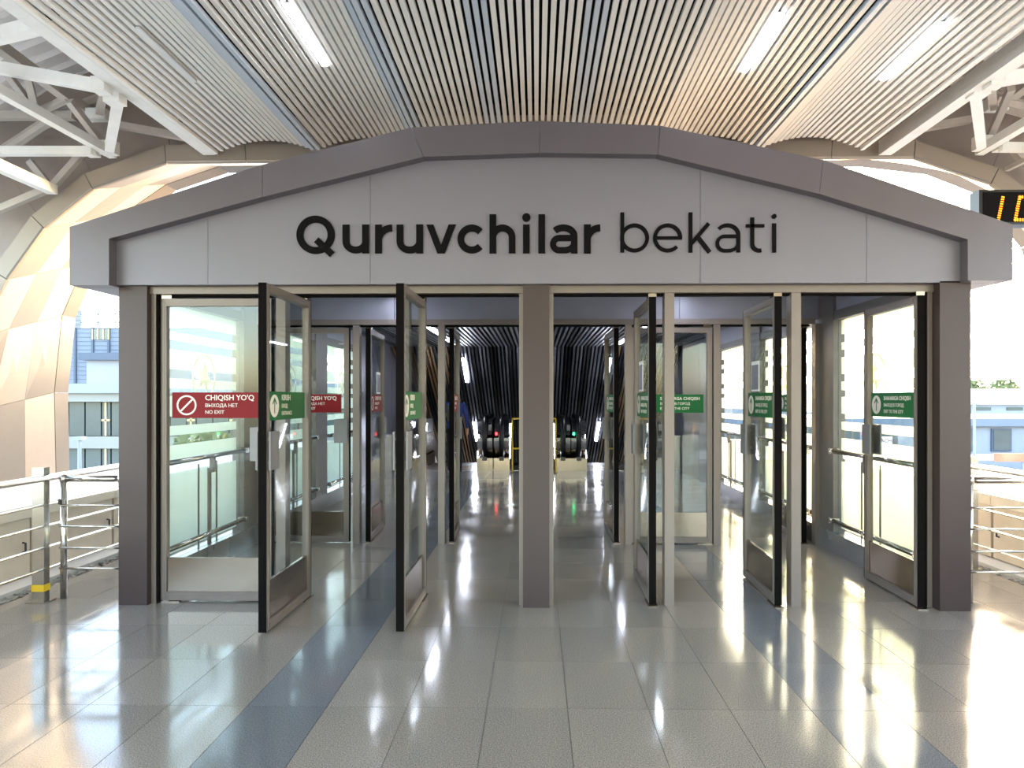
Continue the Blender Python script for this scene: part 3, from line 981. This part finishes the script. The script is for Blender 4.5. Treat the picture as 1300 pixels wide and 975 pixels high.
# ================================================================== ESCALATORS
def balustrade(o, xc, w, light_side, red):
    """rounded newel with belt; local y = depth, origin at floor in front of the newel"""
    R, yc, zc = .43, .55, .70
    slope = lambda y, z: (y, z)
    prof = arc(yc, zc, R - .04, R - .04, 90, 270, 18)
    far = [(2.0, zc - R + .04), (8.0, zc - R + .04 - 6 * .577), (8.0, zc + R - .04 - 6 * .577), (2.0, zc + R - .04)]
    lower = [p for p in prof if p[1] <= .75] 
    MB().prism([(p[0], p[1]) for p in lower] + [(2.0, zc - R + .04), (8.0, zc - R + .04 - 3.46), (8.0, .75 - 3.46), (2.0, .75)], xc - w / 2, xc + w / 2, 'x').build('newel_cladding', 'steel_brushed', o)
    upper = [p for p in prof if p[1] >= .75]
    MB().prism(upper + [(yc + .3, .75)][:0] + [(2.0, .75), (8.0, .75 - 3.46), (8.0, zc + R - .05 - 3.46), (2.0, zc + R - .05)][0:0] + [(2.0, .75), (2.0, zc + R - .04)], xc - w / 2 + .01, xc + w / 2 - .01, 'x').build('inner_deck', 'black', o)
    path = [(xc, y, z) for y, z in arc(yc, zc, R, R, 265, 90, 24)] + [(xc, 2.0, zc + R), (xc, 8.0, zc + R - 3.46)]
    MB().tube(path, .055, 10).build('handrail_belt', 'rubber', o, True)
    MB().box(xc - w / 2 - .01, xc + w / 2 + .01, .2, 2.2, 0, .27).build('newel_base', 'kick', o)
    MB().box(xc - .05, xc + .05, .14, .26, .22, .30).build('belt_inlet', 'rubber', o)
    s = light_side
    MB().bar((xc + s * (w / 2 + .012), .35, .25), (xc + s * (w / 2 + .012), .95, .98), .01, .016).build('light_strip', 'led_hall', o)
    if red:
        MB().box(xc - s * .11 - .02, xc - s * .11 + .02, .13, .17, .76, .82).build('signal_lamp', red, o)
    else:
        MB().box(xc - s * .12 - .035, xc - s * .12 + .035, .16, .2, .86, .98).build('pictogram_plate', 'handle', o)
def escalator(x0, x1, label, l, r):
    o = empty('escalator', (0, 14.3, 0), 0, label, 'escalator', 'escalators at the end of the hall')
    bw = .32
    balustrade(o, x0, bw, 1, l)
    balustrade(o, x1, bw, -1, r)
    a, b = x0 + bw / 2, x1 - bw / 2
    MB().box(a, b, .25, 1.3, -.01, .006).build('comb_plate', 'steel_brushed', o)
    for i in range(16):
        y = 1.3 + i * .4
        z = 0 if i < 2 else -(i - 1) * .231
        MB().box(a + .01, b - .01, y, y + .4, z - .24, z).build('step', 'black', o)
    return o
escalator(-2.62, -1.10, 'left escalator with a passenger stepping onto it', None, None)
escalator(-.74, .56, 'middle escalator closed off by the yellow barrier', 'red_light', None)
escalator(.90, 2.5, 'right escalator beside the green-lit newel', 'green_light', None)
for x0, x1, side in ((-3.03, -2.8, 'left'), (2.68, 3.03, 'right')):
    o = empty('newel_casing', (0, 14.3, 0), 0, 'steel casing between the %s escalator and the hall wall' % side, 'casing')
    MB().box(x0, x1, .15, 3.0, 0, .72).build('casing_body', 'steel_brushed', o)
    MB().box(x0 - .005, x1 + .005, .1, 3.0, .72, .76).build('casing_top', 'steel', o)
yb = empty('safety_barrier', (0, 14.15, 0), 0, 'yellow tube safety barrier in front of the middle escalator', 'barrier')
for x in (-.50, -.30, .22, .40):
    MB().tube([(x, 0, 0), (x, 0, 1.12)], .016, 8).build('post', 'yellow', yb)
    MB().box(x - .04, x + .04, -.04, .04, 0, .01).build('foot', 'black', yb)
for z in (1.12, .5):
    MB().tube([(-.50, 0, z), (.40, 0, z)], .016, 8).build('rail', 'yellow', yb)

# ================================================================== PERSON (seen from behind)
def skin_mesh(name, nodes, edges, root, sub=2):
    me = bpy.data.meshes.new(name)
    keys = list(nodes)
    me.from_pydata([nodes[k][0] for k in keys], [(keys.index(a), keys.index(b)) for a, b in edges], [])
    ob = bpy.data.objects.new(name, me)
    C.objects.link(ob)
    ob.modifiers.new('skin', 'SKIN')
    if not me.skin_vertices:
        me.skin_vertices.new()
    for i, k in enumerate(keys):
        r = nodes[k][1]
        me.skin_vertices[0].data[i].radius = r if isinstance(r, tuple) else (r, r)
        me.skin_vertices[0].data[i].use_root = (k == root)
    sb = ob.modifiers.new('sub', 'SUBSURF')
    sb.levels = sb.render_levels = sub
    bpy.context.view_layer.update()
    out = bpy.data.meshes.new_from_object(ob.evaluated_get(bpy.context.evaluated_depsgraph_get()))
    bpy.data.objects.remove(ob)
    for p in out.polygons:
        p.use_smooth = True
    return out
pe = empty('person', (-1.68, 14.0, 0), 0, 'person in blue jacket and dark trousers seen from behind at the left escalator', 'person')
nodes = {'pel': ((0, 0, .95), (.16, .11)), 'wai': ((0, .01, 1.1), (.15, .105)), 'che': ((0, .01, 1.3), (.185, .12)), 'nec0': ((0, 0, 1.45), (.12, .08)), 'nec': ((0, .01, 1.53), .052),
         'head0': ((0, .03, 1.61), (.075, .085)), 'head': ((0, .03, 1.69), (.08, .1)), 'head1': ((0, .02, 1.76), (.055, .07))}
edges = [('pel', 'wai'), ('wai', 'che'), ('che', 'nec0'), ('nec0', 'nec'), ('nec', 'head0'), ('head0', 'head'), ('head', 'head1')]
for s, q in ((-1, 'l'), (1, 'r')):
    nodes.update({'sh' + q: ((s * .185, 0, 1.41), .068), 'el' + q: ((s * .255, -.01, 1.13), .05), 'wr' + q: ((s * .25, .1, .92), .033), 'ha' + q: ((s * .245, .13, .84), .03),
                  'hi' + q: ((s * .09, 0, .88), .095), 'kn' + q: ((s * .10, .03 if s < 0 else -.02, .48), .066), 'an' + q: ((s * .105, -.02 if s < 0 else .0, .09), .043), 'to' + q: ((s * .11, .13 if s < 0 else .15, .04), .036)})
    edges += [('che', 'sh' + q), ('sh' + q, 'el' + q), ('el' + q, 'wr' + q), ('wr' + q, 'ha' + q), ('pel', 'hi' + q), ('hi' + q, 'kn' + q), ('kn' + q, 'an' + q), ('an' + q, 'to' + q)]
    for k in range(4):
        nodes['f%d%s' % (k, q)] = ((s * (.245 - .0), .10 + .022 * k, .755 + .008 * abs(k - 1.5)), .009)
        edges.append(('ha' + q, 'f%d%s' % (k, q)))
me = skin_mesh('body', nodes, edges, 'pel')
for nm in ('jacket', 'trousers', 'skin', 'hair'):
    me.materials.append(MATS[nm])
for p in me.polygons:
    z, x = p.center.z, abs(p.center.x)
    if z > 1.5:
        p.material_index = 3 if (p.center.y < .06 or z > 1.74) and z > 1.57 else 2
    elif x > .19 and z < .92:
        p.material_index = 2
    elif z < .93:
        p.material_index = 1
link('body', me, None, pe)
MB().box(-.14, .10, -.17, -.10, 1.08, 1.4).box(-.11, .07, -.185, -.17, 1.1, 1.25).build('backpack', 'black', pe)

# ================================================================== RAILINGS
def rail_run(name, label, xe, y0, y1, posts, sgn):
    o = empty(name, (xe, (y0 + y1) / 2, 0), 0, label, 'railing', 'stainless railings of the platform')
    off = (xe, (y0 + y1) / 2, 0)
    local(MB().tube([(xe + sgn * .035, y0, .93), (xe + sgn * .035, y1, .93)], .026, 12), off).build('top_rail', 'steel', o, True)
    for z in (.73, .57, .41, .25):
        local(MB().tube([(xe + sgn * .035, y0, z), (xe + sgn * .035, y1, z)], .009, 8), off).build('thin_rail', 'steel', o, True)
    for y in posts:
        local(MB().box(xe - .045, xe + .045, y - .03, y + .03, .012, 1.01), off).build('square_post', 'steel_brushed', o)
        local(MB().box(xe - .075, xe + .075, y - .06, y + .06, 0, .012), off).build('base_plate', 'steel_brushed', o)
    return o
rail_run('edge_railing', 'stainless railing along the left platform edge with square posts', -3.72, -13, 12, [-10, -6.2, -2.5, 1.2, 5.06, 8.9], 1)
rail_run('edge_railing', 'stainless railing along the right platform edge with square posts', 3.89, -13, 12, [-10, -6.2, -2.5, 1.9, 6.18, 9.9], -1)
def short_rail(x0, x1, label):
    Y = 5.16
    o = empty('short_railing', ((x0 + x1) / 2, Y, 0), 0, label, 'railing', 'short railings beside the kiosk')
    off = ((x0 + x1) / 2, Y, 0)
    for x in (x0, x1):
        local(MB().tube([(x, Y, 0.0), (x, Y, .885)], .024, 14), off).build('round_post', 'steel', o, True)
        b = bpy.data.meshes.new('ball_joint')
        local(MB().tube([(x, Y, .87), (x, Y, .885), (x, Y, .90), (x, Y, .92), (x, Y, .94), (x, Y, .95)], [.012, .026, .033, .035, .028, .008], 12), off).build('ball_joint', 'steel', o, True)
    local(MB().tube([(x0, Y, .915), (x1, Y, .915)], .026, 14), off).build('top_rail', 'steel', o, True)
    for z in (.715, .555, .39, .235):
        local(MB().tube([(x0 - .012, Y - .03, z), (x1, Y - .03, z)], .008, 8), off).build('thin_rail', 'steel', o, True)
    local(MB().box(x0 - .022, x0 - .01, Y - .035, Y - .015, .72, .76), off).build('clamp', 'frame_groove', o)
short_rail(-3.615, -3.165, 'short stainless railing between the left platform edge and the kiosk')
short_rail(3.235, 3.79, 'short stainless railing between the kiosk and the right platform edge')
tp = tag(MB().box(-3.768, -3.672, 5.0255, 5.0295, .085, .135).box(-3.768, -3.672, 5.0905, 5.0945, .085, .135)
         .box(-3.769, -3.7655, 5.0255, 5.0945, .085, .135).box(-3.6745, -3.671, 5.0255, 5.0945, .085, .135).build('adhesive_tape', 'yellow'), 'yellow tape wrapped round the foot of the left square railing post', 'tape')
cup = empty('paper_cup', (-3.82, 5.15, 0.0), 0, 'dark blue cup standing behind the left square railing post', 'cup')
MB().tube([(0, 0, 0.05), (0, 0, .05), (0, 0, .19)], [.02, .028, .04], 14).build('cup_body', 'blue_cup', cup, True)
MB().tube([(0, 0, .185), (0, 0, .195)], .043, 14).build('rim', 'blue_cup', cup)
MB().tube([(0, 0, 0), (0, 0, .05)], .027, 14).build('cup_foot', 'blue_cup', cup)

# ================================================================== TRACKSIDE WALLS, KERBS, GRAVEL
for s, side in ((-1, 'left'), (1, 'right')):
    Xw = 4.3 * s
    w_ = empty('service_wall', (Xw, 5, 0), 0, 'low beige service wall with access doors along the %s platform edge' % side, 'wall', 'service walls', 'structure')
    off = (Xw, 5, 0)
    def bx(x0, x1, *r):
        return local(MB().box(min(x0 * s, x1 * s), max(x0 * s, x1 * s), *r), off)
    bx(4.33, 5.9, -13.5, 14, -.4, .6).build('wall_core', 'frame_groove', w_)
    y = (5.74 if s < 0 else 6.52) - 1.12 * 16
    for i in range(24):
        d = bx(4.30, 4.33, y + .02, y + 1.10, .03, .515).build('access_door', 'service', w_)
        hx, hy = 4.285, y + 1.02
        MB().tube([((4.30 * s) - Xw, hy - 5, .24), ((4.275 * s) - Xw, hy - 5, .245), ((4.275 * s) - Xw, hy - 5, .315), ((4.30 * s) - Xw, hy - 5, .32)], .008, 6).build('door_handle', 'black', d)
        bx(4.285, 4.36, y + .003, y + 1.117, .52, .62).build('cap_panel', 'service_cap', w_)
        bx(4.361, 5.75, y + .002, y + 1.118, .60, .622).build('ledge_slab', 'ledge', w_)
        y += 1.12
    k = tag(MB().box(min(4.1 * s, 4.328 * s), max(4.1 * s, 4.328 * s), -13.5, 14, -.35, .02).build('kerb', 'kerb'), 'pale concrete kerb under the %s service wall' % side, 'kerb', kind='structure')
    xa, xb = (X0, -4.1) if s < 0 else (X1, 4.1)
    mb = MB()
    for q in range(1500):
        c = Vector((random.uniform(min(xa, xb) + .01, max(xa, xb) - .01), random.uniform(3.5 if s < 0 else 3.5, 10), -.03 + random.uniform(-.02, .018)))
        r = random.uniform(.009, .021)
        a = [c + Vector((random.uniform(.7, 1.2) * sx, random.uniform(.7, 1.2) * sy, random.uniform(.6, 1) * sz)) * r for sz in (-1, 1) for sx, sy in ((-1, -1), (1, -1), (1, 1), (-1, 1))]
        mb.add(a, [(0, 3, 2, 1), (4, 5, 6, 7), (0, 1, 5, 4), (1, 2, 6, 5), (2, 3, 7, 6), (3, 0, 4, 7)])
    mb.box(min(xa, xb), max(xa, xb), -13.5, 14, -.3, -.04)
    tag(mb.build('gravel', 'gravel'), 'grey gravel strip between the tiles and the %s kerb' % side, 'gravel', kind='stuff')

# ================================================================== LED DISPLAY
dp = W(1243, 241, 5.6)
dz0 = W(1260, 285, 5.6).z
disp = empty('led_display', (dp.x, 5.6, dz0), 0, 'black hanging LED clock display with amber digits beside the kiosk roof', 'display')
dh = dp.z - dz0
MB().box(0, 1.1, 0, .12, 0, dh).build('case', 'black', disp)
MB().box(.03, 1.07, -.004, 0, .02, dh - .02).build('screen', 'letter', disp)
segs = {'1': 'bc', '0': 'abcdef'}
def digit(ch, x, z, w, h):
    pts = {'a': ((0, h), (w, h)), 'b': ((w, h / 2), (w, h)), 'c': ((w, 0), (w, h / 2)), 'd': ((0, 0), (w, 0)), 'e': ((0, 0), (0, h / 2)), 'f': ((0, h / 2), (0, h))}
    m = MB()
    for sg in segs[ch]:
        a, b = (Vector((p[0] + p[1] * .2, p[1])) for p in pts[sg])
        L = (b - a).length
        nd_ = max(3, int(L / .017))
        t = (b - a).normalized()
        nrm = Vector((-t.y, t.x)) * .0065
        for i in range(nd_ + 1):
            for sd_ in (-1, 1):
                q = a.lerp(b, i / nd_) + nrm * sd_
                m.box(x + q.x - .005, x + q.x + .005, -.009, -.004, z + q.y - .005, z + q.y + .005)
    m.build('digit', 'amber', disp)
digit('1', .06, .035, .09, .185)
digit('0', .285, .035, .1, .185)
MB().box(.68, .72, .03, .07, dh, dh + .42).box(.68, .72, .07, .7, dh + .38, dh + .42).build('hanger', 'steel_shade', disp)

# ================================================================== OUTSIDE
tag(MB().box(-300, 300, -60, 500, -8, -7.5).build('ground', 'ground'), 'pale open ground below the raised platform', 'ground', kind='structure')
# viaduct body under the platform
tag(MB().box(-5.9, 5.9, -15, 15, -7.5, -.42).build('viaduct', 'grey_wall'), 'concrete viaduct that carries the platform', 'viaduct', kind='structure')

ga = empty('glass_building', (-15, 25, -7.5), 0, 'low glazed building with white flat roof beyond the left railing', 'building')
og = (-15, 25, -7.5)
P = lambda mb, nm, m, par, of: local(mb, of).build(nm, m, par)
P(MB().box(-26, -5, 25.3, 32, -7.5, 1.5), 'body', 'grey_wall', ga, og)
P(MB().box(-26.4, -4.6, 24.7, 32.4, 1.75, 2.1), 'roof_slab', 'white_wall', ga, og)
P(MB().box(-26.2, -4.8, 24.9, 32.2, 1.43, 1.75), 'roof_band', 'grey_wall', ga, og)
P(MB().box(-26.2, -4.8, 25.0, 25.4, -.3, .14), 'floor_band', 'grey_wall', ga, og)
x = -25.8
k = 0
while x < -5.4:
    w_ = (.36, .62, .62)[k % 3]
    for z0, z1 in ((.16, 1.41), (-1.9, -.32)):
        p = P(MB().box(x + .03, x + w_ - .03, 25.15, 25.3, z0, z1), 'window', 'window_dark', ga, og)
        if k % 3 == 0:
            P(MB().box(x + w_ / 2 - .03, x + w_ / 2 + .03, 25.1, 25.15, z0, z1).box(x + .03, x + w_ - .03, 25.1, 25.15, z0 + .55, z0 + .62), 'window_bar', 'window_frame', p, og)
    x += w_
    k += 1
bb = empty('blue_building', (-30, 45, -7.5), 0, 'tall pale blue clad building with roof scaffolding on the far left', 'building')
ob = (-30, 45, -7.5)
P(MB().box(-44, -15, 45, 56, -7.5, W(120, 416, 45).z), 'body', 'cladding', bb, ob)
for i in range(26):
    z = W(120, 487, 45).z + i * .28
    P(MB().box(-44, -15, 44.97, 45, z, z + .02), 'cladding_seam', 'cladding_line', bb, ob)
for px in (96, 118, 138.5, 160, 182):
    a = W(px, 450, 45).x
    P(MB().box(a - .07, a + .07, 44.9, 45, W(px, 487, 45).z, W(px, 416, 45).z), 'downpipe', 'cladding_line', bb, ob)
a, b = W(102, 448, 43.6), W(190, 457, 43.6)
P(MB().box(a.x, b.x, 43.4, 45, b.z, a.z), 'canopy', 'cladding_line', bb, ob)
a, b = W(110, 457, 43.9), W(190, 500, 43.9)
P(MB().box(a.x, b.x, 43.9, 45, b.z, a.z), 'porch', 'white_wall', bb, ob)
a, b = W(118.5, 418, 45), W(139, 431, 45)
wn = P(MB().box(a.x, b.x, 44.93, 45, b.z, a.z), 'window', 'window_dark', bb, ob)
for i in range(4):
    q = a.x + (b.x - a.x) * i / 3
    P(MB().box(q - .04, q + .04, 44.88, 44.93, b.z, a.z), 'window_bar', 'window_frame', wn, ob)
sca = MB()
zt, zb_ = W(120, 399, 45).z, W(120, 416, 45).z
for i in range(22):
    q = -42 + i * 1.15
    sca.box(q - .04, q + .04, 45.2, 45.28, zb_, zt + (.3 if i % 3 else .6))
for z in (zb_ + .35, zt):
    sca.box(-42, -17, 45.2, 45.28, z, z + .06)
P(sca, 'roof_scaffold', 'white_wall', bb, ob)
P(MB().box(W(85, 400, 47).x, W(105, 400, 47).x, 47, 49, zb_, W(90, 393, 47).z), 'roof_hut', 'grey_wall', bb, ob)

cb = empty('depot_building', (30, 40, -7.5), 0, 'pale blue single-storey building with dark square windows beyond the right railing', 'building')
oc = (30, 40, -7.5)
P(MB().box(10, 60, 40, 50, -7.5, W(1270, 532, 40).z), 'body', 'white_wall', cb, oc)
P(MB().box(9.7, 60.3, 39.6, 50.3, W(1270, 541, 40).z, W(1270, 531, 40).z), 'roof_band', 'cladding', cb, oc)
for i in range(22):
    a = 11.2 + i * 2.17
    f = P(MB().box(a - .1, a + 1.05, 39.9, 40, W(1270, 573, 40).z, W(1270, 544, 40).z), 'window_frame', 'cladding_line', cb, oc)
    P(MB().box(a, a + .95, 39.86, 39.9, W(1270, 571, 40).z, W(1270, 546, 40).z), 'window', 'window_dark', f, oc)
db = empty('warehouse', (50, 70, -7.5), 0, 'long white-roofed warehouse on the horizon at the far right', 'building')
od = (50, 70, -7.5)
P(MB().box(20, 120, 70, 90, -7.5, W(1270, 512, 70).z), 'body', 'white_wall', db, od)
P(MB().prism([(69.4, W(1270, 513, 70).z), (80, W(1270, 500, 80).z + .6), (90.6, W(1270, 513, 70).z)], 19.5, 120.5, 'x'), 'roof', 'kerb', db, od)
for i in range(30):
    a = 22 + i * 3.2
    P(MB().box(a, a + 1.6, 69.9, 70, W(1270, 521, 70).z, W(1270, 517, 70).z), 'window', 'window_dark', db, od)
ban = empty('banner_fence', (26, 34, -7.5), 0, 'fence with a long colourful banner in front of the pale blue building', 'fence')
obn = (26, 34, -7.5)
zt = W(1270, 577, 34).z
for i in range(26):
    P(MB().box(9 + i * 1.5, 10.5 + i * 1.5, 34, 34.05, zt - (.35, .42, .3)[i % 3], zt + (.05, .12, 0)[i % 3]), 'banner', ('banner', 'paper', 'banner', 'yellow', 'paper')[(i * 3) % 5], ban, obn)
for i in range(14):
    P(MB().box(9 + i * 3 - .05, 9 + i * 3 + .05, 34.05, 34.15, -7.5, zt), 'fence_post', 'white_wall', ban, obn)
P(MB().box(9, 48, 34.06, 34.1, -7.5, zt - .9), 'fence_panel', 'white_wall', ban, obn)
a = W(1116, 562, 33.9)
sg = P(MB().box(a.x, a.x + .62, 33.85, 33.95, a.z - .05, a.z + .3), 'sign_board', 'paper', ban, obn)
tm_ = text_mesh('ACHI', .26, .004)
tm_.materials.append(MATS['red'])
t_ = link('lettering', tm_, None, sg)
t_.location = (a.x - 26 + .04, 33.84 - 34, a.z + 7.5 + .02)
t_.rotation_euler = (H, 0, 0)
def lamp_post(X, Y, zt, arms, label):
    o = empty('street_lamp', (X, Y, -7.5), 0, label, 'street lamp', 'street lamps outside')
    MB().tube([(0, 0, 0), (0, 0, zt + 7.0)], [.09, .05], 8).build('pole', 'white_wall', o)
    if not arms:
        MB().box(-.12, .12, -.12, .12, zt + 7.0, zt + 7.1).build('lamp_head', 'white_wall', o)
    for s in arms:
        MB().tube([(0, 0, zt + 7.0)] + [(s * (.15 + .75 * t), 0, zt + 7.0 + .5 * math.sin(t * 1.6)) for t in (.1, .3, .5, .7, .9, 1.)], .03, 8).build('arm', 'white_wall', o)
        MB().box(s * .9 - .2, s * .9 + .2, -.06, .06, zt + 7.44, zt + 7.52).build('lamp_head', 'white_wall', o)
p = W(1237, 498, 30)
lamp_post(p.x, 30, W(1236, 498, 30).z, (-1, 1), 'white double-arm street lamp beyond the right railing')
p = W(101, 537, 20)
lamp_post(p.x, 20, p.z, (), 'white street lamp in front of the glazed building on the left')
def tree(X, Y, zc, r, label, grp):
    o = empty('tree', (X, Y, -7.5), 0, label, 'tree', grp)
    MB().tube([(0, 0, 0), (.1, 0, zc + 7.5)], [.16, .08], 8).build('trunk', 'bark', o)
    m = MB()
    for q in range(420):
        v = Vector((random.gauss(0, 1), random.gauss(0, 1), random.gauss(0, 1))).normalized() * r * random.uniform(.45, 1)
        c = Vector((v.x, v.y, v.z * .9 + zc + 7.5))
        u = Vector((random.gauss(0, 1), random.gauss(0, 1), random.gauss(0, 1))).normalized() * r * .16
        w2 = u.cross(Vector((random.gauss(0, 1), random.gauss(0, 1), random.gauss(0, 1)))).normalized() * r * .13
        m.add([c - u, c + w2, c + u, c - w2], [(0, 1, 2, 3)])
    m.build('foliage', 'leaf', o)
tree(-9.3, 19, -.3, 1.1, 'green tree behind the left frosted pane, nearer the red sticker', 'trees beyond the left side')
tree(-7.2, 21, -.5, 1.0, 'green tree behind the left frosted pane, further in', 'trees beyond the left side')
for X, q in ((66, 'leftmost of the five'), (71, 'second from the left'), (77, 'in the middle of the five'), (84, 'second from the right'), (92, 'rightmost of the five')):
    tree(X, 105, W(1270, 497, 105).z, 2.2, 'small tree on the right horizon behind the warehouse, ' + q, 'trees on the right horizon')
